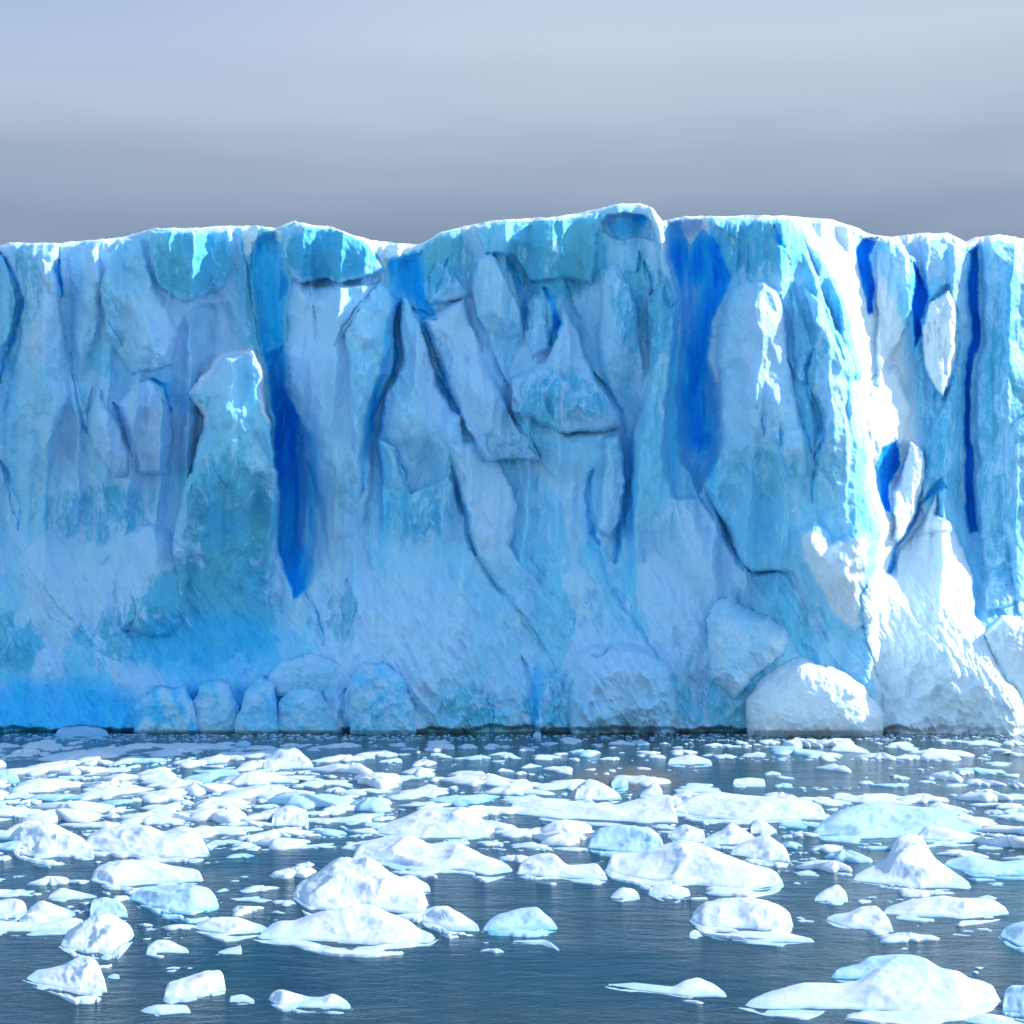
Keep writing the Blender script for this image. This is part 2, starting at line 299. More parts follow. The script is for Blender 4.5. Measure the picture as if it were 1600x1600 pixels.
# crevasses (negative troughs): polygon, depth, edge, blue at floor
TROUGHS = [
 ([(432,360),(412,362),(394,378),(392,420),(404,500),(412,560),(418,600),(428,640),(430,700),(444,700),(450,640),(446,560),(442,500),(456,445),(445,400),(440,370)], 3.6, 13, .42),
 ([(415,560),(426,650),(430,740),(433,850),(458,935),(480,930),(520,870),(530,780),(515,700),(470,660),(446,600),(440,540)], 4.6, 34, .78),
 ([(600,408),(640,396),(662,390),(666,470),(690,500),(655,498),(642,470),(628,462),(626,560),(606,604),(592,655),(578,740),(560,790),(562,700),(580,620),(596,560),(606,480)], 2.0, 14, .5),
 ([(1040,346),(1100,342),(1130,388),(1144,430),(1136,460),(1116,505),(1108,560),(1124,600),(1124,700),(1104,752),(1090,775),(1062,720),(1054,620),(1060,540),(1062,470),(1046,400)], 6.5, 26, .80),
]
ROUND_MOUND = [(1467,772),(1463,800),(1490,815),(1510,860),(1523,905),(1526,960),(1545,985),(1560,1040),(1600,1090),(1640,1170),(1370,1170),(1385,1100),(1370,1040),(1350,990),(1346,935),(1362,900),(1395,895),(1412,850),(1450,795)]
RIGHT_HOLES = [  # within the set-back wall: polygon, depth, edge, blue
 ([(1334,388),(1345,374),(1371,370),(1363,400),(1368,450),(1366,490),(1356,494),(1345,445)], 3.2, 8, 1.0),
 ([(1429,395),(1440,430),(1449,470),(1438,505),(1441,525),(1427,545),(1422,480)], 3.0, 7, 1.0),
 ([(1512,392),(1526,384),(1532,460),(1528,540),(1519,600),(1515,680),(1526,750),(1534,830),(1514,830),(1508,760),(1504,680),(1508,600),(1514,500)], 3.6, 9, .95),
 ([(1376,700),(1402,688),(1407,735),(1392,760),(1393,800),(1378,796),(1364,735)], 2.6, 8, .85),
 ([(1485,765),(1445,785),(1408,850),(1404,905),(1386,900),(1396,850),(1430,790),(1475,745)], 2.4, 9, .55),
]
RIGHT_SLABS = [
 ([(1375,372),(1402,368),(1436,398),(1436,440),(1412,520),(1372,610),(1366,560),(1372,480),(1368,420)], 2.6, 12, None, .8),
 ([(1440,366),(1482,366),(1512,400),(1512,520),(1505,640),(1500,830),(1440,830),(1440,700),(1480,620),(1495,560),(1495,490),(1480,452),(1450,480),(1442,430)], 1.3, 12, None, .8),
 ([(1485,452),(1498,500),(1496,570),(1474,625),(1450,585),(1434,520),(1450,478)], 3.4, 9, None, .8),
 ([(1528,372),(1565,366),(1640,380),(1700,900),(1540,960),(1534,830),(1528,750),(1522,660),(1530,560),(1536,460)], 1.9, 16, None, 1.2),
 ([(1575,670),(1600,640),(1660,620),(1700,950),(1590,960),(1568,820)], 1.6, 10, None, .6),
 ([(1420,692),(1440,708),(1445,750),(1430,800),(1404,850),(1392,840),(1396,770),(1408,740)], 3.8, 8, None, .9),
 ([(1352,600),(1400,570),(1425,640),(1412,690),(1370,740),(1358,700)], 2.4, 12, None, .6),
]
CLEAR = [(300,415,75,60,.95),(520,395,85,48,1.0),(700,410,60,50,.7),(870,400,90,75,1.0),(1010,480,60,110,.65),(880,620,95,55,.65),(980,360,60,30,.5),(1190,385,100,48,.8),
 (1180,740,90,50,.42),(1215,700,40,90,.35),(1290,600,50,220,.45),(370,840,75,150,1.0),(160,800,110,55,.6),(320,960,130,90,1.0),(650,800,60,60,.55),(415,470,35,110,.9),(1475,640,50,230,.5),(1570,700,50,330,.6),
 (1560,430,40,60,.5),(740,1100,60,40,.6),(620,540,20,80,.4),(800,700,60,40,.5),(40,450,30,80,.6),(240,990,140,60,.7),(530,960,40,60,.6),(860,1090,60,60,.5),(1000,700,60,200,.25),(1250,980,70,50,.4),(1420,1080,60,70,.45),(100,520,40,60,.2),(690,560,30,60,.5),(820,500,60,80,.35),(900,960,50,50,.4),(1090,1060,50,60,.4),(20,1000,50,60,.6)]
LAV = [(330,540,70,100,.7),(240,520,60,70,.5),(200,690,90,70,.5),(700,570,50,110,.6),(1190,530,50,90,.6),(1185,640,60,60,.3),(640,1000,110,120,.6),(150,930,110,60,.5),(760,800,60,90,.3),(1080,880,60,90,.5),(470,560,20,120,.4),(60,480,40,80,.4),(960,1050,60,70,.4),(250,830,50,50,.4)]
DEEP = [(90,1115,200,75,.38),(320,1100,150,60,.30),(470,1085,90,50,.25),(90,1015,110,60,.13),(320,1000,150,60,.14),(640,430,26,50,.50),(30,660,26,130,.10),(976,354,40,16,.34),(1000,345,14,14,.5),(570,1090,60,60,.14),(600,760,16,170,.24),(985,780,13,140,.34),(1054,640,13,160,.32),(16,660,22,160,.2),(545,850,24,150,.16),(1112,690,11,120,.34),(924,800,18,110,.24),(330,1015,180,75,.27),(120,420,14,90,.16),(700,620,14,60,.2),(838,1090,16,70,.3),(1345,760,10,120,.2),(1180,1060,40,40,.15)]  # blue ice zones, with shade bands of furrows and undercut painted in
SNOW = [([(555,362),(580,370),(660,376),(640,392),(612,402),(600,422),(588,400),(570,380)], 1.0), ([(376,350),(404,350),(402,372),(392,400),(384,395),(380,370)], 1.0), ([(425,355),(438,356),(440,378),(430,374)], 1.0),
 ([(1060,340),(1108,340),(1112,372),(1098,360),(1078,386),(1066,362)], .9), ([(1008,316),(1024,322),(1036,348),(1044,398),(1034,392),(1020,355)], .9)]

def add_slab(P, U, V, poly, h, edge, fade, dome):
    a = np.array(poly); m = (U > a[:, 0].min()-5) & (U < a[:, 0].max()+5) & (V > a[:, 1].min()-5) & (V < a[:, 1].max()+5)
    if not m.any(): return
    u, v = U[m], V[m]; s = poly_sd(u, v, poly); edge = edge*(.45+2.0*np.clip(.35+.9*fbm(u/48+a[0, 0], v/48, 2, 4), 0, 1.6))
    hh = h*(1-(1-np.clip(s/(edge*.6), 0, 1))**1.6) + dome*2.0*np.clip(s/(32+10*fbm(u/30, v/30, 2, 5)), 0, 1.4)
    if fade: hh = hh*(1-sst(v, *fade))
    P[m] += hh
def warp(U, V):
    wu = U + 6*fbm(U/45, V/60, 3, 1) + 2.4*fbm(U/9, V/14, 3, 4, .6)
    wv = V + 7*fbm(U/55, V/50, 3, 2) + 2.4*fbm(U/10, V/12, 3, 5, .6)
    return wu, wv
def face(U, V):
    """protrusion P (m towards the camera) and the ice tints over (U, V), with glow, shade and sunlight painted in"""
    vt = interp(RIM, U); wu, wv = warp(U, V)
    low = np.clip((V-760)/385, 0, 1.3)
    P = -6.0 + 6.0*low**1.6 + 1.3*sst(V, 540, 350)
    body = 1-sst(V, 1040, 1150)
    e = np.interp(V, [a for a, b in EDGE], [b for a, b in EDGE]) + 5*fbm(V/40, V*0, 3, 6); t = wu-e; left = 1-sst(t, 0, 25)
    P += body*.085*(np.clip(U, -1500, 1340)-700)*.077*left
    P -= .45*.077*np.clip(U-1590, 0, 1400)
    P += body*(2.6*fbm(U/230, V/420, 3, 3) + 1.5*fbm(U/80+V/300, V/260, 3, 5))
    # scalloped, fluted relief: a union of tall rounded lobes leaning a little
    r = np.random.RandomState(11); S = np.full(U.shape, -9.0); kind = np.full(U.shape, .5)
    for i in range(620):
        cu = r.uniform(-260, 1860); cv = r.uniform(330, 1160); ru = r.uniform(18, 55)*(1 if cv < 900 else 1.1); rv = ru*r.uniform(1.6, 4.2)*(1 if cv < 950 else .6)
        of = r.uniform(-.5, .9); lean = r.uniform(-.05, .4); tl = r.uniform(-.5, .5)
        m = (np.abs(U-cu) < ru*2.2) & (np.abs(V-cv) < rv*1.3)
        du = (wu[m]-cu-lean*(wv[m]-cv))/ru; dv = (wv[m]-cv)/rv
        kd = r.rand(); val = of - 1.1*(du*du+dv*dv) + tl*du; km = kind[m]; km[val > S[m]] = kd; kind[m] = km; S[m] = np.maximum(S[m], val)
    S = np.maximum(S, -.9)
    S2 = np.full(U.shape, -.8)
    for i in range(1500):
        cu = r.uniform(-60, 1660); cv = r.uniform(340, 1150); ru = r.uniform(7, 20); rv = ru*r.uniform(1.2, 3.6)
        of = r.uniform(-.8, .5); lean = r.uniform(-.1, .6); tl = r.uniform(-.6, .6); tv_ = r.uniform(-.5, .5)
        m = (np.abs(U-cu) < ru*2.2) & (np.abs(V-cv) < rv*1.3)
        du = (wu[m]-cu-lean*(wv[m]-cv))/ru; dv = (wv[m]-cv)/rv
        S2[m] = np.maximum(S2[m], of - (du*du+dv*dv) + tl*du + tv_*dv)
    P += .42*S2*(.55+.9*np.clip(fbm(U/110, V/110, 3, 6)+.3, 0, 1))
    P += .95*S*(1-.3*sst(V, 950, 1100))
    for i, s in enumerate(SLABS):
        add_slab(P, wu, wv, s[0], s[1]*1.4, s[2], s[3], s[4]*1.8)
        a = np.array(s[0]); m = (U > a[:, 0].min()) & (U < a[:, 0].max()) & (V > a[:, 1].min()) & (V < a[:, 1].max())
        k_ = sst(poly_sd(wu[m], wv[m], s[0]), 0, 6)*.8*((1-sst(V[m], *s[3])) if s[3] else 1); kind[m] = kind[m]*(1-k_)+k_*((i*.37+.15) % 1)
    for cu, cv, ru, rv, h in BUMPS: P += h*np.exp(-((wu-cu)/ru)**2-((wv-cv)/rv)**2)
    # the wall east of the long arete stands back
    e = interp([(b, a) for a, b in EDGE], 0*V) if False else np.interp(V, [a for a, b in EDGE], [b for a, b in EDGE])
    e = e + 5*fbm(V/40, V*0, 3, 6)
    t = (wu-e)
    back = np.interp(np.clip(t, -50, 900), [-50, -6, 0, 8, 55, 130, 300, 900], [0, 0, 0.35, 1.2, 9.5, 12.0, 20.0, 42.0])
    back *= (1-sst(V, 820, 1060)) + sst(V, 820, 1060)*np.clip((U-1585)/150, 0, 1)
    P -= back
    P += body*5.0*np.clip((wu-1110)/230, 0, 1)*(1-sst(V, 820, 1000))*left
    R = t > 6
    Q = np.zeros(U.shape)
    for s in RIGHT_SLABS: add_slab(Q, wu, wv, *s)
    P += Q*R
    mu = poly_sd(wu, wv, ROUND_MOUND)
    mound = np.where(mu > 0, (2.6+3.4*sst(wu, 1375, 1500))*np.sqrt(1-(1-np.clip(mu/42, 0, 1))**2)*(1-sst(V, 1000, 1150)*.6), 0)
    P += mound
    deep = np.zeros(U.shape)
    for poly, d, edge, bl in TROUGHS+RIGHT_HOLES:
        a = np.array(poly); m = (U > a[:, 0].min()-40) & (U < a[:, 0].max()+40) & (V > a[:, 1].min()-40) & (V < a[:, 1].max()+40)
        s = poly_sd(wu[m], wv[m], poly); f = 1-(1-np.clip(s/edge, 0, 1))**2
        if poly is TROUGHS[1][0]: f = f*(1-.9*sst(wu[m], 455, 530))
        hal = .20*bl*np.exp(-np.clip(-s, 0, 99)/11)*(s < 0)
        deep[m] = np.maximum(deep[m], hal)  # azure glow painted just outside the crevasse edges
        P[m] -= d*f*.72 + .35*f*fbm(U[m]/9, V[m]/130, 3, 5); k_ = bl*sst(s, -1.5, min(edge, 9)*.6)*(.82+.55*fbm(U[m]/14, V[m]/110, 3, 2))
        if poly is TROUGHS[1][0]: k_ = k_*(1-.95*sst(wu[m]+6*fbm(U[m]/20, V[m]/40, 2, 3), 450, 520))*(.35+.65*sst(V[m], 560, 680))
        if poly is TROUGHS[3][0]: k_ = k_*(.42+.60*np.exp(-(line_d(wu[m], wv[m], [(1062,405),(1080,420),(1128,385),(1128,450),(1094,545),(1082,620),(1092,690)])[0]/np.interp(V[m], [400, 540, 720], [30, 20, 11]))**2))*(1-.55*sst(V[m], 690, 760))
        deep[m] = np.maximum(deep[m], k_)  # crevasse glow painted as blue over the trough
    for pts, wd, d, bl in CRACKS:
        a = np.array(pts); m = (U > a[:, 0].min()-30) & (U < a[:, 0].max()+30) & (V > a[:, 1].min()-30) & (V < a[:, 1].max()+30)
        dd, tt = line_d(wu[m], wv[m], pts); ww = wd*(.12+.95*np.sqrt(np.clip(4*tt*(1-tt), 0, 1)))*.78
        ww = ww*(1+.6*fbm(U[m]/14, V[m]/14, 2, 6)); f = np.clip(1-dd/ww, 0, 1); P[m] -= d*f*.5
        (ax, ay), (bx, by) = pts[0], pts[-1]; sg = np.sign((wu[m]-ax)*(by-ay)-(wv[m]-ay)*(bx-ax))*(1 if len(pts) % 2 else -1)
        P[m] += sst(sg*dd, -2, 2)*.8*np.exp(-dd/20)*np.clip(4*tt*(1-tt), 0, 1)
        deep[m] = np.maximum(deep[m], bl*.85*sst(f, .05, 1.0)*(.8+.5*fbm(U[m]/10, V[m]/30, 2, 1)))  # glow inside each crack painted blue
    fl = vnoise(wu/44+V/900, V/420, 2); fl2 = vnoise(wu/15+V/500+9, V/200, 6)
    P += body*(1-sst(V, 780, 1020))*(2.5*(1-np.abs(fl)*2.2) + .45*(1-np.abs(fl2)*2))*.8*np.clip(.75+.8*fbm(U/170, V/240, 2, 1), .1, 1.4)
    # fine ribs and pitting
    P += .20*fbm(U/16+V/120, V/55, 4, 2, .55)*(.4+.6*sst(V, 400, 900)) + .10*fbm(U/5, V/8, 3, 6) + .12*fbm(U/9, V/13, 3, 7, .6, True)*np.clip(.4+1.2*fbm(U/90, V/90, 2, 4), 0, 1)
    lowm = sst(V, 840, 960)
    P += lowm*(.58*fbm((U-.55*V)/22, (V+.4*U)/70, 4, 3, .55, True) + .15*fbm((U-.4*V)/7, V/22, 3, 1, .6, True))
    # blocks at the foot and the wave-cut notch
    P += .9*sst(V, 1000, 1120)*fbm(U/38, V/45, 3, 7, .5, True)
    zz = (1145-V)
    P -= 1.9*sst(zz+6*fbm(U/30, V*0, 3, 3), 11, 3)*(1-.7*sst(U, 1380, 1450))
    # rounded lip
    d = V-vt; lip = np.clip(1-d/9, 0, 1); P -= 2.0*lip**2
    clear = np.zeros(U.shape)
    for cu, cv, ru, rv, s in CLEAR:
        clear = np.maximum(clear, s*(1-sst(np.hypot((wu-cu)/ru, (wv-cv)/rv), .55, 1.25)))
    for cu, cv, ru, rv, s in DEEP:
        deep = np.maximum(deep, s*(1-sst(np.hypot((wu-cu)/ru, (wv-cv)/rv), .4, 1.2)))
    snow = np.zeros(U.shape)
    rimw = 3.5 + 4*np.clip(fbm(U/30, U*0, 3, 4)+.1, 0, 1)*2 + 9*sst(U, 1240, 1400)
    snow = np.maximum(snow, 1-sst(d, rimw*.5, rimw*1.25))
    for poly, s in SNOW: snow = np.maximum(snow, s*sst(poly_sd(wu, wv, poly), -2, 4))
    snow = np.maximum(snow, .75*sst(t, 0, 14)*(1-sst(t, 70, 110))*(1-deep))      # sunlight painted white on the flank of the arete
    snow = np.maximum(snow, .8*sst(mu, -2, 4)); snow = np.maximum(snow, .85*sst(poly_sd(wu, wv, [q for q in SLABS if q[0][0] == (1238, 828)][0][0]), -2, 22))
    snow = np.maximum(snow, .8*sst(U, 1380, 1440)*sst(V, 950, 1020))
    ps = poly_sd(wu, wv, SLABS[0][0]); snow = np.maximum(snow, .9*sst(ps, -4, 1)*(1-sst(ps, 6, 14))*(1-sst(V, 600, 720))*sst(U, 290, 320))  # sunlit rim of the pinnacle painted white
    for poly, *_ in (RIGHT_SLABS[2], RIGHT_SLABS[5]): snow = np.maximum(snow, .9*sst(poly_sd(wu, wv, poly), -1, 6))  # sunlight on a patch and a fin painted white
    for cu, cv, ru, rv, a_ in LAV: kind = kind + a_*(1-sst(np.hypot((wu-cu)/ru, (wv-cv)/rv), .4, 1.3))
    kind = np.clip(kind, 0, 1)
    clear = clear*(1-snow*.8); clear = np.clip(clear + .16*(.5-kind), 0, 1)
    return P, clear, deep, snow, kind
def place(U, V, P):
    Y = Y0 - P
    return np.stack([(U-800)/F*Y, Y, CAMH-(V-HOR)/F*Y], -1)

us = np.concatenate([-3000+np.linspace(0, 1, 60)[:-1]**.6*2700, np.arange(-300, -20, 8), np.arange(-20, 1620, 1.4), np.arange(1620, 1900, 8), 1900+np.linspace(0, 1, 60)**1.6*3600])
NV = 590; tv = np.linspace(0, 1, NV)
Ug = np.repeat(us[None], NV, 0); vt = interp(RIM, us)
# rim breaks up a little
vt = vt + 2.4*fbm(us/16, us*0, 4, 2, .6)
Vg = vt[None] + tv[:, None]*(1185-vt[None])
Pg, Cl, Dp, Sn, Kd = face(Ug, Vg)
co = place(Ug, Vg, Pg)
# top of the glacier: runs back from the lip
backs = np.array([.6, 1.6, 3.5, 8, 20, 50, 120, 260])
top = []
for k, b in enumerate(backs):
    r0 = co[0].copy(); r0[:, 1] += b; r0[:, 2] += .12*(b**.5) + min(b, 8)*.02*fbm(r0[:, 0]/6, r0[:, 1]/6, 3, 3); 
    if b > 4: r0[:, 2] += .0 + .3*fbm(r0[:, 0]/20, r0[:, 1]/20, 3, 5)-min(b, 50)*.10
    top.append(r0)
top = np.stack(top[::-1])
full = np.concatenate([top, co]); nt = len(backs); R_, C_ = full.shape[:2]
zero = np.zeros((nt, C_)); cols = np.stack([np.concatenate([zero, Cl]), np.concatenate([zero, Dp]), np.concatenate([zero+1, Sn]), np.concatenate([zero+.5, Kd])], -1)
# vertex normals of the whole sheet, so parts meet without a seam
du_ = np.gradient(full, axis=1); dv_ = np.gradient(full, axis=0)
nrm = np.cross(du_, dv_); nrm /= np.linalg.norm(nrm, axis=-1, keepdims=True)+1e-12
if nrm[R_//2, C_//2, 1] > 0: nrm = -nrm
quads = grid_quads(R_, C_)
fc = full.reshape(-1, 3); nf = nrm.reshape(-1, 3); cf = cols.reshape(-1, 4)
Uf = np.concatenate([np.repeat(us[None], nt, 0), Ug]).ravel(); Vf = np.concatenate([np.zeros((nt, C_)), Vg]).ravel()
qu = Uf[quads].mean(1); qv = Vf[quads].mean(1); row = quads[:, 0]//C_
part = np.zeros(len(quads), int)
def mark(k, poly):
    m = (part == 0) & (row >= nt); a = np.array(poly)
    m &= (qu > a[:, 0].min()) & (qu < a[:, 0].max()) & (qv > a[:, 1].min()) & (qv < a[:, 1].max())
    i = np.where(m)[0]; x, y = warp(qu[i], qv[i]); part[i[poly_sd(x, y, poly) > 0]] = k
rimq = (row < nt) | (qv-interp(RIM, qu) < 4)
PARTS = [('pinnacle', SLABS[0][0], 'pale blue pinnacle with a sunlit rounded tip standing out from the wall'),
 ('crevasse', TROUGHS[1][0], 'deep blue trough beside the pinnacle'), ('crevasse', TROUGHS[0][0], 'narrow azure gully under the rim'),
 ('crevasse', TROUGHS[3][0], 'widest and darkest blue crevasse with snow hanging over its lip'), ('crevasse', TROUGHS[2][0], 'blue hollow under the snow saddle'),
 ('crevasse', RIGHT_HOLES[2][0], 'long thin dark blue crevasse'), ('ice_dome', ROUND_MOUND, 'sunlit white dome swelling out of the foot of the wall'),
 ('ice_spire', SLABS[12][0], 'curved pointed spire below the snow saddle'), ('ice_spire', SLABS[18][0], 'sharp tooth of ice beside a blue hollow'),
 ('ice_slab', SLABS[9][0], 'turquoise block overhanging the wall under the rim'), ('ice_slab', SLABS[16][0], 'dark turquoise band under the rim'), ('buttress', SLABS[27][0], 'broad buttress ending in the sunlit edge'),
 ('ice_slab', SLABS[1][0], 'petal-shaped slab'), ('ice_slab', SLABS[2][0], 'rounded slab beside the petal-shaped one')]
for k, (nm, poly, lb) in enumerate(PARTS): mark(k+1, poly)
part[rimq] = 99
glacier = bpy.data.objects.new('glacier', None); COL.objects.link(glacier); glacier.location = (0, Y0, 0)
tag(glacier, 'towering blue ice cliff of the glacier front rising straight from the sea', 'glacier')
def add_part(nm, keep, lb=None):
    c, q, n, cc = subset(fc, quads, keep, nf, cf)
    o = mesh_from(nm, c, q, M_ICE, glacier, n, cc, loc=(0, 0, 0)); o.matrix_parent_inverse = glacier.matrix_basis.inverted()
    if lb: o['label'] = lb
    return o
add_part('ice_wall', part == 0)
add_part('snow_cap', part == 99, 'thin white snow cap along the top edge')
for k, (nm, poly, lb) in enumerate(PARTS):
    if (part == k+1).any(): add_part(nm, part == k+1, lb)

# ------------------------------------------------------------------ ice boulders heaped at the foot of the cliff
def boulder(poly, bulge, edge, seed, label, snow, deepv, rough=.5, clear=.3):
    a = np.array(poly, float); x0, y0 = a.min(0)-8; x1, y1 = a.max(0)+8; y1 = min(y1, 1168)
    u = np.arange(x0, x1, 1.5); v = np.arange(y0, y1, 1.5); U, V = np.meshgrid(u, v)
    wu, wv = warp(U+seed*37, V+seed*11); wu -= seed*37; wv -= seed*11
    s = poly_sd(wu, wv, poly); P, cl, dp, sn, kd = face(U, V)
    cu, cv = a.mean(0)
    base = face(np.full((1, 1), cu), np.full((1, 1), min(cv, 1120.)))[0][0, 0]
    Pb = base + bulge*np.sqrt(1-(1-np.clip(s/edge, 0, 1))**2) + rough*(fbm(U/28+seed, V/30, 4, seed, .55, True)*np.clip(s/14, 0, 1)) + .12*fbm(U/6, V/7, 3, seed+2)
    Pb = np.where(s < 3, base - 1.5 - 1.0*(3-s), Pb) ; Pb = np.maximum(Pb, base-9)
    notch = np.clip(1-(1150-V)/9, 0, 1); Pb -= 1.0*notch
    c3 = place(U, V, Pb); R, Cc = U.shape
    n = np.cross(np.gradient(c3, axis=1), np.gradient(c3, axis=0)); n /= np.linalg.norm(n, axis=-1, keepdims=True)
    if n[R//2, Cc//2, 1] > 0: n = -n
    q = grid_quads(R, Cc); keep = (s.ravel()[q] > -6).all(1)
    sn_ = np.clip(snow + .25*fbm(U/25, V/25, 3, seed), 0, 1)
    cc = np.stack([np.full(U.shape, clear)*(.6+.6*fbm(U/30, V/30, 2, 3)), np.clip(deepv + (.10+deepv)*1.6*fbm(U/22, V/26, 3, seed, .5, True), 0, .6)*(s > 0), sn_, np.clip(.6+.5*fbm(U/40, V/40, 2, 1), 0, 1)], -1)
    c, qq, nn, ccc = subset(c3.reshape(-1, 3), q, keep, n.reshape(-1, 3), cc.reshape(-1, 4))
    org = (float((cu-800)/F*(Y0-base)), float(Y0-base), 0.0)
    o = mesh_from('ice_boulder', c, qq, M_ICE, None, nn, ccc, loc=org)
    tag(o, label, 'ice boulder', 'ice boulders at the foot of the cliff'); return o
boulder([(1098,965),(1115,941),(1145,930),(1165,946),(1200,957),(1226,976),(1240,1003),(1228,1026),(1200,1048),(1178,1062),(1150,1100),(1110,1060)], 5.4, 45, 3, 'rough ice boulder with a sunlit knob perched above the low white mound', .35, .0, .55)
boulder([(1163,1092),(1188,1056),(1250,1022),(1302,1040),(1352,1070),(1382,1112),(1378,1180),(1172,1180)], 6.2, 65, 4, 'low white mound of sunlit ice with a green waterline at the foot of the buttress', .85, 0, .35)
boulder([(1532,992),(1570,966),(1604,972),(1636,1010),(1650,1180),(1560,1180),(1572,1080)], 1.8, 50, 5, 'white knob of ice beside the sunlit dome at the frame edge', .8, 0, .35)
boulder([(300,1092),(312,1070),(340,1056),(364,1070),(378,1108),(372,1180),(296,1180)], 2.6, 30, 6, 'small pale blue boulder leaning over the water in the heap below the pinnacle', .1, .06, .4)
boulder([(360,1130),(376,1082),(405,1048),(432,1072),(446,1180),(356,1180)], 3.2, 34, 7, 'upright blue boulder between the leaning boulder and the tent-shaped one', .05, .08, .4)
boulder([(428,1098),(458,1068),(500,1076),(530,1118),(550,1180),(434,1180)], 2.4, 40, 8, 'wide tent-shaped pale blue boulder at the water edge below the crevasse', .12, .04, .4)
boulder([(544,1062),(568,1030),(600,1034),(632,1060),(648,1110),(650,1180),(545,1180)], 2.2, 34, 9, 'split boulder with a blue cleft down its middle', .1, .08, .6)
boulder([(210,1108),(238,1072),(298,1070),(314,1130),(318,1180),(200,1180)], 2.2, 40, 10, 'dim blue rounded boulder nearest the dark undercut of the cliff', .0, .12, .4)

boulder([(402,1066),(438,1030),(490,1018),(532,1038),(548,1074),(500,1092),(430,1096)], 1.9, 34, 11, 'pale arched block of ice lying behind the tent-shaped boulder', .2, .03, .4)
# ------------------------------------------------------------------ water
def water():
    ys = np.concatenate([[-400, -100, 0, 30], np.arange(50, 240, 4), [300, 900, 4000, 12000]]); xs = np.concatenate([[-9000, -2000, -500], np.arange(-120, 121, 4), [500, 2000, 9000]])
    Xg, Yg = np.meshgrid(xs, ys); c = np.stack([Xg, Yg, 0*Xg], -1).reshape(-1, 3)
    o = mesh_from('water', c, grid_quads(len(ys), len(xs), True), M_WATER); tag(o, kind='structure')
water()

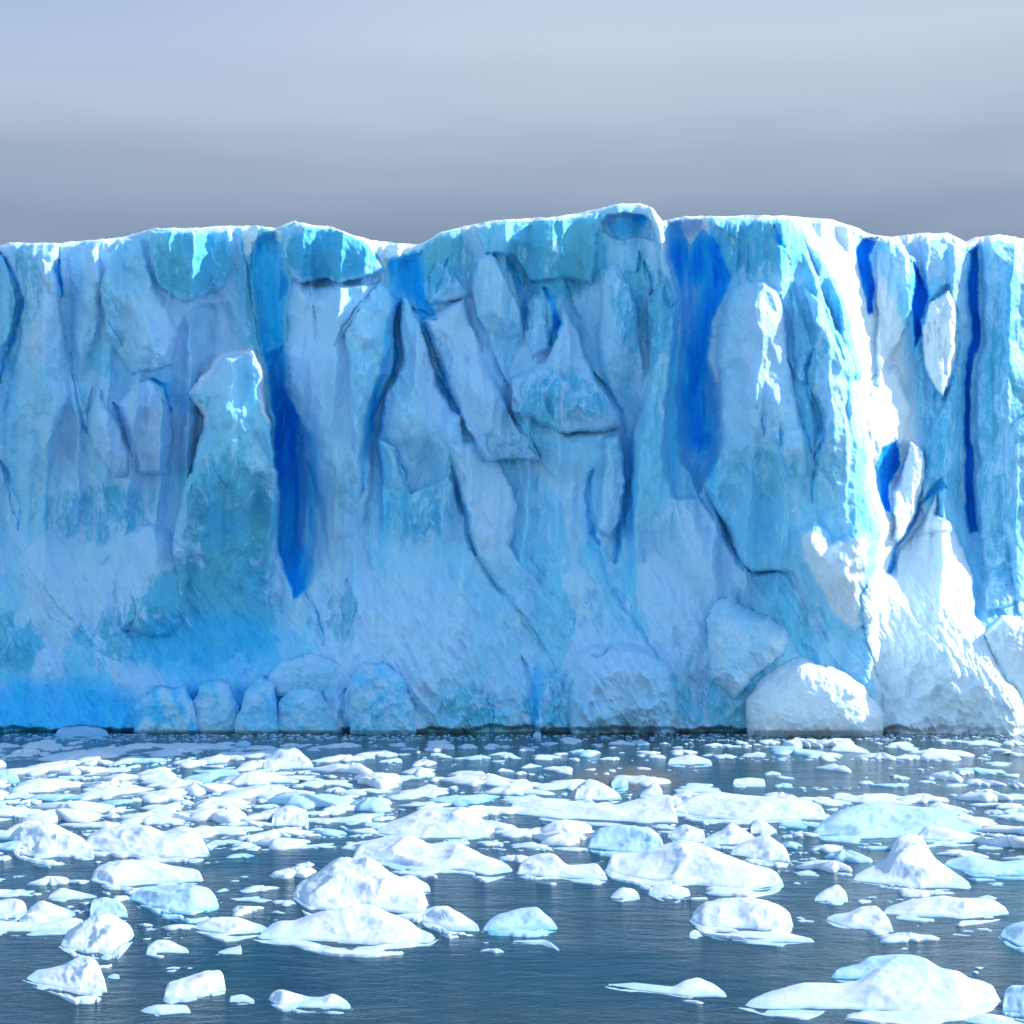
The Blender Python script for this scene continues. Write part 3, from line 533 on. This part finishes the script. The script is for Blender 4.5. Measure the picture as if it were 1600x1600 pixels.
# ------------------------------------------------------------------ floes
def pix(u, v):
    Y = F*CAMH/(v-HOR); return (u-800)/F*Y, Y
def traced_floe(topl, basel, seed, mat, nm='ice_floe', soft=.5):
    """a floe whose crest and water line were read off the photograph, given real depth and height"""
    t0 = np.array(topl, float); b0 = np.array(basel, float) if isinstance(basel, (list, tuple)) else np.array([(t0[0, 0], basel), (t0[-1, 0], basel)], float)
    u0, u1 = min(t0[0, 0], b0[0, 0]), max(t0[-1, 0], b0[-1, 0])
    n = int(np.clip((u1-u0)*.55, 16, 150)); m = int(np.clip((u1-u0)*.28, 12, 56))
    s = np.linspace(0, 1, n); u = u0+(u1-u0)*(.5-.5*np.cos(np.pi*s))*.5 + (u1-u0)*s*.5
    vb = np.interp(u, b0[:, 0], b0[:, 1]); vtp = np.interp(u, t0[:, 0], t0[:, 1])
    k = np.ones(5)/5; vtp = np.convolve(np.pad(vtp, 2, 'edge'), k, 'valid'); vb = np.convolve(np.pad(vb, 2, 'edge'), k, 'valid')
    d = np.maximum(vb-vtp, .6); d *= np.clip(np.minimum(u-u0, u1-u)/(.04*(u1-u0)), 0, 1)**.6
    Yf = F*CAMH/(vb-HOR); ppm = F/Yf; dpm = ppm*CAMH/Yf
    dmax = d.max()
    dc = (.50*d+.08*dmax*np.clip(np.minimum(s, 1-s)*8, 0, 1))/dpm             # crest stands this far behind the front foot
    dc = np.minimum(dc, (d*.8)/dpm)
    Yc = Yf+dc; Zc = np.maximum(CAMH-(vb-d-HOR)/F*Yc, 0.01)
    r = np.random.RandomState(seed)
    tt = np.linspace(0, 1, m)
    ph = seed*3.7
    X = np.zeros((m, n)); Yy = np.zeros((m, n)); Zz = np.zeros((m, n))
    cr = .55+.12*fbm(s*3+ph, s*0, 2, 1)
    fe = .55*dc+.15*np.clip(dmax/60, .2, 1)
    for j, t in enumerate(tt):
        if t < .2:
            Yy[j] = Yf - fe*(1-t/.2); X[j] = (u-800)/F*Yf; sc1 = .20*(u1-u0)/ppm+.4
            nn = fbm(X[j]/sc1+ph, Yy[j]/sc1*2, 2, (seed+1) % 8)+.3*(t/.2)-.08; Zz[j] = np.clip(nn*1.2, -.1, .16)*np.clip(Zc*2, .2, 1); continue
        t = (t-.2)/.8
        y = Yf + np.where(t < cr, dc*t/cr, dc + 1.1*dc*(t-cr)/(1-cr))
        a = np.clip(t/cr, 0, 1); b = np.clip((t-cr)/(1-cr), 0, 1)
        lipf = .22+.25*fbm(s*4+ph, s*0+3, 2, 2)
        g = lipf*(1-(1-np.clip(a/.16, 0, 1))**2) + (1-lipf)*sst(a, .05, 1.0)**.9
        g = np.where(t > cr, (1-b**1.7), g)
        Yy[j] = y; Zz[j] = Zc*g; X[j] = (u-800)/F*Yf
    WS = max(.9, (u1-u0)/ppm.mean()/2.6)
    env = np.sin(np.pi*np.clip(tt, 0, 1))[:, None]*np.clip(Zc, 0, 1.2)[None]
    Zz += env*(.50*fbm(X/WS+ph, Yy/WS*.7+ph, 3, seed % 8, .42, True)-.24+.09*fbm(X/WS*5, Yy/WS*5+ph, 3, (seed+2) % 8, .6, True)+.05*fbm(X/.5, Yy/.5+ph, 3, (seed+3) % 8))*soft*1.6
    Zz = np.maximum(Zz, -.12); q0, q1 = int(m*.27), int(m*.88); Zz[q0:q1] = np.maximum(Zz[q0:q1], (.10*np.clip(Zc*6, 0, 1)+.12*Zc)[None]*np.sin(np.pi*np.linspace(.2, .8, q1-q0))[:, None])
    jit = .18*fbm(X/1.1+ph, Yy/1.1, 3, 4); Yy += jit*np.minimum(1, dc)[None]; X += (Yy-Yf[None])*(u-800)[None]/F
    # skirt under water
    ring0 = np.stack([X[0], Yy[0]-.25, 0*X[0]-.7], -1); ring1 = np.stack([X[-1], Yy[-1]+.25, 0*X[-1]-.7], -1)
    G = np.concatenate([ring0[None], np.stack([X, Yy, Zz-.03], -1), ring1[None]])
    R, Cc = G.shape[:2]
    org = (float(X.mean()), float(Yy.mean()), 0.0)
    return mesh_from(nm, G.reshape(-1, 3), grid_quads(R, Cc, True), mat, loc=org)

W, B = M_SNOWY, M_BLUE
# nick (used by neighbours' labels), label, crest, water line, material
FL = [
 ('pointed slab at the lower left', 'pointed grey-white slab floe with a raised hump, alone at the lower left', [(35,1530),(60,1522),(100,1515),(118,1502),(140,1499),(152,1508),(158,1524),(168,1540)], [(35,1531),(90,1545),(120,1552),(168,1551)], W),
 ('', 'splinter of ice touching the tip of the pointed slab floe', [(168,1526),(178,1521),(187,1524)], 1529, W),
 ('rounded wedge floe', 'rounded white wedge of a floe rising toward its blunt end, low on the photo', [(254,1560),(262,1540),(300,1528),(320,1522),(345,1521),(353,1534)], [(254,1562),(290,1563),(353,1549)], W),
 ('', 'thin flat fragment just beside the rounded wedge floe', [(358,1558),(380,1554),(398,1562)], 1566, W),
 ('', 'small flat-bottomed white floe lowest of those at the lower left', [(215,1580),(245,1571),(290,1572),(299,1580)], [(215,1582),(250,1586),(299,1584)], W),
 ('twin-humped floe', 'small white floe with two humps joined by a low saddle', [(418,1558),(435,1549),(455,1552),(470,1557),(485,1561),(505,1560),(520,1554),(535,1562),(552,1574)], [(418,1562),(440,1575),(480,1575),(552,1577)], W),
 ('angular slab floe', 'angular folded slab floe of white ice with a blue dent in its top', [(92,1476),(115,1456),(155,1431),(178,1436),(212,1460)], [(92,1478),(135,1490),(172,1492),(212,1463)], W),
 ('', 'long low white floe running off the frame edge into the angular slab', [(-30,1446),(0,1440),(60,1446),(110,1436),(135,1440)], [(-30,1456),(60,1457),(135,1456)], W),
 ('wrinkled hump floe', 'wrinkled white hump of a floe just behind the angular slab floe', [(26,1444),(50,1420),(65,1411),(90,1420),(120,1428)], [(26,1446),(60,1447),(120,1432)], W),
 ('', 'blunt white lump half cut by the frame beside the wrinkled hump', [(-10,1412),(20,1406),(35,1410),(43,1420)], 1431, W),
 ('', 'low white sliver above the wrinkled hump floe', [(75,1400),(95,1389),(125,1395),(160,1402)], 1404, W),
 ('', 'round-backed bluish lump between the wrinkled hump and the glassy floe', [(140,1412),(165,1405),(185,1410),(200,1425)], 1434, B),
 ('long blue-ended floe', 'long white floe with a glassy blue end standing in dark open water', [(140,1372),(150,1360),(170,1352),(205,1348),(235,1350),(270,1358),(312,1364),(319,1373)], [(140,1376),(165,1387),(200,1388),(250,1381),(319,1377)], W),
 ('glassy floe', 'glassy grey-blue floe just below the long blue-ended one', [(200,1400),(222,1392),(260,1388),(300,1386),(325,1392),(343,1410)], [(200,1404),(240,1421),(300,1431),(343,1418)], B),
 ('', 'low three-cornered floe in open water below the glassy floe', [(228,1482),(245,1470),(265,1472),(296,1485)], 1490, W),
 ('', 'tiny white curl of ice left of the bright broad floe', [(337,1488),(350,1484),(378,1478)], 1491, W),
 ('', 'smooth lens-shaped floe at the left end of the bright broad floe', [(300,1450),(330,1437),(370,1437),(422,1452)], [(300,1451),(350,1463),(422,1456)], W),
 ('bright broad floe', 'broad bright white floe with a blue hollow, in front of the peaked floe', [(397,1465),(437,1446),(460,1446),(500,1430),(552,1422),(581,1420),(610,1433),(639,1445),(656,1459),(686,1465)], [(397,1468),(450,1470),(520,1476),(600,1477),(670,1475),(686,1467)], W),
 ('peaked floe', 'tallest peaked floe, a blue-shadowed double summit over spreading white shoulders', [(455,1394),(480,1383),(498,1370),(524,1351),(550,1347),(578,1346),(593,1358),(610,1373),(639,1385),(656,1393),(671,1407)], [(455,1397),(480,1420),(520,1425),(560,1421),(620,1431),(655,1432),(671,1412)], W),
 ('', 'small white shelf behind the shoulder of the peaked floe', [(618,1374),(645,1370),(673,1388)], 1394, W),
 ('', 'white wedge floe tapering away between the peaked floe and the blue dome', [(658,1428),(680,1420),(700,1420),(720,1432),(750,1450)], [(658,1440),(700,1455),(750,1456)], W),
 ('blue dome floe', 'smooth pale blue dome floe with a sunlit nose in open water', [(752,1452),(775,1434),(810,1424),(840,1421),(855,1435),(873,1450)], [(752,1455),(800,1457),(873,1453)], B),
 ('', 'thin hooked fragment in front of the blue dome floe', [(800,1470),(850,1468),(862,1474),(875,1484)], [(800,1473),(850,1474),(875,1488)], W),
 ('wide rolling floe', 'wide rolling floe with two grey-blue backs behind the peaked floe', [(547,1338),(564,1321),(610,1311),(644,1311),(670,1324),(713,1320),(734,1330),(754,1341),(805,1358)], [(547,1345),(610,1350),(660,1358),(720,1362),(760,1369),(805,1362)], W),
 ('humped middle floe', 'humped white floe with a blue left flank in the middle of the drift', [(806,1360),(823,1344),(846,1338),(866,1338),(886,1356),(932,1353),(951,1373)], [(806,1366),(860,1371),(951,1376)], W),
 ('loaf-shaped floe', 'loaf-shaped floe with a smooth shaded blue side, against the brilliant floe', [(918,1318),(935,1300),(970,1293),(1015,1297),(1035,1315),(1040,1335)], [(918,1325),(950,1331),(1040,1340)], B),
 ('brilliant floe', 'brilliant white floe, the widest of the middle drift, lying below the loaf-shaped one', [(944,1355),(955,1340),(998,1340),(1033,1326),(1064,1318),(1090,1324),(1119,1335),(1145,1347),(1174,1358),(1225,1370)], [(944,1362),(1000,1375),(1060,1383),(1110,1385),(1170,1391),(1225,1385)], W),
 ('', 'oval floe with a grey-blue middle right below the brilliant floe', [(1013,1388),(1050,1384),(1079,1392)], [(1013,1396),(1045,1406),(1079,1400)], W),
 ('', 'crumbled white fragment beside the oval grey-centred floe', [(953,1402),(970,1388),(990,1390),(1000,1400)], 1404, W),
 ('blue-nosed floe', 'floe with a deep blue rounded nose and a white lumpy tail', [(1077,1434),(1100,1416),(1130,1408),(1180,1410),(1215,1418),(1235,1430),(1241,1445)], [(1077,1437),(1100,1450),(1150,1452),(1200,1456),(1241,1449)], W),
 ('', 'tiny white cube of ice in front of the blue-nosed floe', [(1077,1458),(1085,1453),(1099,1460)], 1464, W),
 ('', 'thin white strip of ice lying along the front of the blue-nosed floe', [(1110,1462),(1160,1457),(1220,1458),(1274,1468)], [(1110,1464),(1200,1473),(1274,1473)], W),
 ('long-tailed floe', 'white floe with a long thin tail and one rounded hump, alone in dark water', [(945,1537),(990,1538),(1033,1543),(1053,1545),(1070,1535),(1091,1531),(1114,1540),(1138,1554)], [(945,1541),(1030,1552),(1080,1559),(1138,1559)], W),
 ('great smooth floe', 'great smooth white floe with a long pointed snout, largest in the foreground', [(1154,1571),(1177,1565),(1255,1543),(1312,1545),(1341,1540),(1370,1522),(1410,1518),(1456,1517),(1499,1522),(1514,1536),(1551,1545),(1569,1563)], [(1154,1574),(1200,1578),(1300,1579),(1400,1582),(1500,1584),(1569,1568)], W),
 ('', 'blue-sided ridge of ice rising behind the great smooth floe', [(1298,1519),(1341,1511),(1358,1499),(1413,1496),(1445,1502),(1470,1517),(1506,1525)], [(1298,1528),(1360,1533),(1506,1536)], B),
 ('', 'smooth bluish floe cut by the frame at the tail of the great smooth floe', [(1566,1556),(1580,1546),(1620,1544),(1660,1560)], [(1566,1580),(1610,1588),(1660,1584)], B),
 ('', 'low white floe cut by the lower frame edge below the great smooth floe', [(1496,1591),(1542,1586),(1590,1594),(1640,1600)], [(1496,1594),(1560,1608),(1640,1608)], W),
 ('smooth ramp floe', 'smooth pale ramp of ice entering at the frame edge in open water', [(1560,1460),(1580,1450),(1600,1445),(1650,1440),(1700,1462)], [(1560,1463),(1590,1480),(1700,1494)], B),
 ('long flat-backed floe', 'long flat-backed white floe with a blue lower side', [(1376,1424),(1422,1410),(1473,1404),(1499,1407),(1548,1408),(1578,1423)], [(1376,1428),(1440,1434),(1500,1437),(1578,1429)], W),
 ('', 'knobbly white floe with a thin arm in front of the long flat-backed floe', [(1290,1434),(1325,1431),(1345,1421),(1370,1420),(1385,1435),(1397,1453)], [(1290,1438),(1330,1451),(1397,1457)], W),
 ('', 'small fin-shaped white floe with a ribbed blue side', [(1272,1404),(1290,1392),(1310,1384),(1325,1400)], 1408, W),
 ('kneeling floe', 'white floe with a blue hollow below and a high bright shoulder', [(1140,1332),(1169,1315),(1198,1308),(1226,1327),(1236,1346)], [(1140,1336),(1200,1345),(1236,1349)], W),
 ('round-headed floe', 'sculpted floe with a round raised head and a long white skirt', [(1330,1372),(1362,1362),(1386,1352),(1394,1330),(1404,1315),(1420,1308),(1440,1314),(1450,1332),(1462,1352),(1485,1368),(1521,1385)], [(1330,1376),(1420,1389),(1521,1390)], W),
 ('', 'blue-bellied long floe beside the round-headed one, reaching the frame edge', [(1473,1348),(1514,1341),(1565,1350),(1600,1346),(1640,1350)], [(1473,1352),(1520,1368),(1640,1369)], B),
 ('wavy blue floe', 'wide wavy blue-grey floe with white edges in the drift under the dome', [(1266,1301),(1312,1272),(1370,1257),(1456,1267),(1499,1272),(1541,1294)], [(1266,1304),(1340,1311),(1450,1309),(1541,1299)], B),
 ('hummock floe', 'white hummock floe with a turquoise skirt near the frame edge, facing the open lead', [(17,1312),(29,1296),(80,1290),(126,1313),(148,1330)], [(17,1326),(60,1339),(148,1341)], W),
 ('', 'jumbled white and lavender floe beside the hummock floe', [(130,1315),(161,1298),(218,1292),(255,1305),(285,1295),(305,1301),(329,1332)], [(130,1328),(230,1338),(329,1336)], W),
 ('white knob floe', 'white knob of ice standing above the dense drift', [(424,1274),(440,1264),(455,1261),(480,1270),(483,1285)], 1291, W),
 ('bright blue-stained floe', 'heap of white ice stained bright blue, in the middle of the drift', [(584,1298),(627,1284),(653,1270),(690,1266),(725,1264),(748,1278),(766,1298)], [(584,1301),(650,1312),(766,1309)], W),
 ('', 'tall white block near the far edge of the dense drift', [(410,1190),(436,1172),(462,1170),(474,1182),(490,1196)], 1201, W),
 ('', 'white strip floe past the brown-tinged water under the wide crevasse', [(1043,1188),(1080,1180),(1113,1190)], 1195, W),
 ('', 'lone flat white floe on the open water below the low white mound', [(1145,1219),(1170,1216),(1196,1219)], 1228, W),
 ('', 'low blue-tinted growler floating close under the cliff at the far left', [(86,1145),(100,1134),(125,1131),(155,1136),(170,1145)], 1151, B),
 ('', 'tiny bright white block on the dark water line under the cliff', [(833,1148),(839,1143),(846,1147)], 1152, W),
 ('', 'small floe with a blue face at the frame edge in the dense drift', [(-10,1208),(15,1203),(31,1218)], 1223, B),
 ('striped drift floe', 'long striped white and lavender floe between the open lead and the brilliant floe', [(1050,1264),(1075,1248),(1120,1243),(1200,1248),(1260,1255),(1292,1264)], [(1050,1270),(1150,1284),(1292,1281)], W),
 ('flat double floe', 'flat double floe of thin white sheets below the brown-tinged water', [(790,1260),(850,1252),(960,1262),(1010,1250),(1050,1250),(1060,1270)], [(790,1271),(870,1281),(1060,1286)], W),
 ('', 'white wedge floe on the edge of the brown-tinged water', [(898,1236),(920,1220),(940,1226),(972,1246)], 1250, W),
 ('', 'steep little white pyramid of ice on the edge of the brown-tinged water', [(1000,1242),(1015,1232),(1023,1220),(1036,1240)], 1246, W),
 ('', 'white crescent floe behind the blue-bellied long floe', [(1433,1306),(1448,1291),(1485,1298),(1538,1310)], [(1433,1311),(1480,1318),(1538,1315)], W),
 ('', 'lavender curl of ice behind the right end of the loaf-shaped floe', [(1042,1304),(1070,1290),(1102,1302)], [(1042,1308),(1070,1318),(1102,1316)], W),
 ('', 'upturned white flake between the brilliant floe and the striped drift floe', [(1098,1314),(1130,1300),(1142,1288),(1182,1312)], 1320, W),
 ('', 'white angular floe leaning against the wavy blue floe', [(1172,1290),(1185,1280),(1215,1300)], 1303, W),
 ('', 'bluish lump on the open lead behind the flat double floe', [(955,1222),(965,1215),(978,1219),(982,1228)], 1232, B),
]
landm = []; boxes = []
for i, (nick, lab, tp, bs, mt) in enumerate(FL):
    o = traced_floe(tp, bs, 20+i, mt); tag(o, lab, 'ice floe', 'ice floes drifting before the glacier')
    a = np.array(tp, float); bb = np.array(bs if isinstance(bs, list) else [(a[0, 0], bs), (a[-1, 0], bs)], float)
    bx = (a[0, 0], a[-1, 0], a[:, 1].min(), bb[:, 1].max()); boxes.append(bx)
    if nick: landm.append((nick, (bx[0]+bx[1])/2, bb[:, 1].mean()))

# how much of the water ice covers, read off the photograph (rows every 20 px from 1150, columns every 50 px from 0)
DENS = ["45554455444333333333334444454444",   # 1150
        "88887888733323232321232334444532",   # 1170
        "99999999974232221111110000111211",   # 1190
        "99899899886655543321100010011333",   # 1210
        "88888888887665555544443222222223",   # 1230
        "88888888875555665444555555544444",   # 1250
        "88888888886656665555556655554555",   # 1270
        "78787777776666555555555555555555",   # 1290
        "65466666533333355544444333455555",   # 1310
        "21122211000022233333333233444443",   # 1330
        "00000000010000000100000023333322",   # 1350
        "11110001010000000000000111122111",   # 1370
        "22221111000000000000000000011110",   # 1390
        "33322222110000000000000000011000",   # 1410
        "22222122110000000000000001101010",   # 1430
        "11111211000000000000000000101010",   # 1450
        "00010000000000010000000000001000",   # 1470
        "00000000000000000000000000000000",   # 1490
        "00000100000000000000000000001110"]
def dens(u, v):
    j = (v-1150)/20; i = u/50-.5
    j0 = int(np.clip(math.floor(j), 0, len(DENS)-1)); i0 = int(np.clip(round(i), 0, 31))
    return int(DENS[j0][i0])/10
r = np.random.RandomState(5)
occ = np.zeros((560, 1900), bool)             # coarse picture of where ice already lies (u+150, v-1100)
for x0, x1, y0, y1 in boxes:
    for vv in range(int(y0), int(y1)+1):
        f = (vv-y0)/max(1, y1-y0); k = .5*(1-f)*.8
        occ[vv-1100, int(max(0, x0+(x1-x0)*k*.8+150)):int(x1-(x1-x0)*k*.8+150)] = True
cand = []
def try_place(n, wlo, whi, power, fill, vlo, vhi, mn=0.0):
    for _ in range(n):
        v = r.uniform(vlo, vhi); u = r.uniform(-60, 1660); d = dens(min(max(u, 0), 1599), v)
        if d <= mn or r.rand() > d*1.15: continue
        sc_ = (v-900)/400
        wpx = (wlo+(whi-wlo)*r.rand()**power)*sc_; hpx = wpx*r.uniform(.14, .30)+.6
        a, b = int(v-hpx)-1100, int(v)-1100; c, e = int(u-wpx/2)+150, int(u+wpx/2)+150
        if a < 44 or b > 555: continue
        reg = occ[a:b+1, c:e+1]
        if reg.size == 0 or reg.mean() > fill: continue
        loc = occ[max(a-8, 0):b+9, max(c-20, 0):e+21].mean()
        if loc > d*(1.08 if whi > 20 else 1.3): continue
        vv_, uu_ = np.mgrid[a:b+1, c:e+1]; occ[a:b+1, c:e+1] |= ((vv_-(a+b)/2)/(hpx*.46+.5))**2+((uu_-(c+e)/2)/(wpx*.40))**2 < 1
        cand.append((u, v, wpx, hpx))
try_place(5000, 4, 16, 1.0, .5, 1148, 1158)
try_place(2500, 70, 140, 1.0, .30, 1165, 1350, .35)
try_place(8000, 30, 75, 1.0, .36, 1158, 1480)
try_place(16000, 14, 32, 1.0, .42, 1153, 1500)
try_place(36000, 6, 15, 1.0, .6, 1152, 1560)
try_place(80000, 3, 8, 1.0, .7, 1152, 1500)
cand.sort(key=lambda c: -c[2]*c[3])
NIND = 300-len(FL)-2
def blob_arrays(u, v, wpx, hpx, seed, nr, ns):
    """free floe: irregular outline, rounded or peaked back, skirt under the water"""
    q = np.random.RandomState(seed); x, y = pix(u, v); ppm = F/y; w = wpx/ppm/2; hp = hpx/ppm
    graz = CAMH/y; hz = hp*q.uniform(.12, .50); dep = np.clip((hp-hz*.8)/graz/2, w*.35, w*2.6)
    th = np.linspace(0, 2*np.pi, ns, endpoint=False)
    rad = 1+.26*np.cos(2*th+q.uniform(0, 6))+.20*np.cos(3*th+q.uniform(0, 6))+.15*np.cos(5*th+q.uniform(0, 6))+.11*np.cos(8*th+q.uniform(0, 6))+.06*q.randn(ns); rad = np.clip(rad, .3, 9)
    rad /= rad.max()*.76; cx, cy = q.uniform(-.4, .4), q.uniform(-.3, .45); pk = q.uniform(1.1, 2.6)
    rr = np.linspace(0, 1, nr)**.8
    R, TH = np.meshgrid(rr, th, indexing='ij'); ra = rad[None]*R
    px_, py_ = ra*np.cos(TH), ra*np.sin(TH)
    px2 = px_ + cx*(1-R**1.5); py2 = py_ + cy*(1-R**1.5)
    lip = q.uniform(.15, .6)
    z = lip*(1-np.clip((R-.80)/.20, 0, 1)**2) + (1-lip)*(1-R**pk)
    z *= 1+.55*fbm(px2*1.9+seed*.37, py2*1.9+seed*.11, 3, seed % 8, .6, True)*np.clip(1.3-R, 0, 1)
    z = np.maximum(z, 0)*hz*1.15*np.clip((1-R)/.06, 0, 1)**.5
    X = x+px2*w; Yv = y+dep+py2*dep; G = np.stack([X, Yv, z-.04], -1)
    sk = G[-1].copy(); sk[:, 2] = -.5; sk[:, 0] = x+(sk[:, 0]-x)*.9; G = np.concatenate([G, sk[None]])
    nr_ = nr+1; i = np.arange(nr_-1)[:, None]*ns; j = np.arange(ns)[None]; j2 = (j+1) % ns
    qd = np.stack([i+j, i+ns+j, i+ns+j2, i+j2], -1).reshape(-1, 4)
    return G.reshape(-1, 3), qd
def ordinal(k): return ['nearest', 'second nearest', 'third nearest', 'fourth nearest', 'fifth nearest', 'sixth nearest', 'seventh nearest', 'eighth nearest', 'ninth nearest', 'tenth nearest', 'eleventh nearest', 'twelfth nearest', 'thirteenth nearest', 'fourteenth nearest', 'fifteenth nearest', 'sixteenth nearest', 'seventeenth nearest', 'eighteenth nearest', 'nineteenth nearest', 'twentieth nearest'][min(k, 19)]
fixed = [('cliff undercut', 90, 1150), ('boulder heap below the pinnacle', 380, 1150), ('split boulder', 600, 1150), ('middle of the cliff foot', 880, 1150), ('low white mound', 1270, 1150), ('foot of the sunlit dome', 1470, 1150),
 ('tall white block', 448, 1195), ('lone flat floe', 1170, 1226), ('steep little white pyramid', 1020, 1245), ('small blue-faced floe', 5, 1220)]
marks = landm + fixed
ind = cand[:NIND]; info = []
for k, (u, v, wp, hp) in enumerate(ind):
    best = min(range(len(marks)), key=lambda q: math.hypot((marks[q][1]-u), (marks[q][2]-v)*3)); mk = marks[best]
    dx, dy = u-mk[1], (v-mk[2])*3
    side = ('left of' if dx < 0 else 'right of') if abs(dx) > abs(dy) else ('behind' if dy < 0 else 'in front of')
    info.append((best, side, math.hypot(dx, dy)))
order = {}
for k in sorted(range(len(ind)), key=lambda k: info[k][2]):
    order.setdefault(info[k][:2], []).append(k)
for k, (u, v, wp, hp) in enumerate(ind):
    g, qd = blob_arrays(u, v, wp, hp, 1000+k, 9, 34)
    blue = (k*7) % 9 == 0; best, side, _ = info[k]; rank = order[(best, side)].index(k)
    o = mesh_from('ice_floe', g, qd[:, ::-1], M_BLUE if blue else M_SNOWY, loc=(float(g[:, 0].mean()), float(g[:, 1].mean()), 0))
    shape = ('long low' if wp/hp > 5 else 'flat' if wp/hp > 4 else 'chunky') + (' bluish' if blue else ' white')
    tag(o, f'{shape} floe, {ordinal(rank)} {side} the {marks[best][0]}', 'ice floe', 'ice floes drifting before the glacier')
AC, AQ, n0 = [], [], 0
for k, (u, v, wp, hp) in enumerate(cand[NIND:]):
    g, qd = blob_arrays(u, v, wp, hp, 5000+k, 5, 14); AC.append(g); AQ.append(qd[:, ::-1]+n0); n0 += len(g)
print('floes', len(cand), len(ind), ind[-1])
o = mesh_from('brash_ice', np.concatenate(AC), np.concatenate(AQ), M_SNOWY)
tag(o, 'small white brash ice strewn between the larger floes', 'brash ice', None, 'stuff')
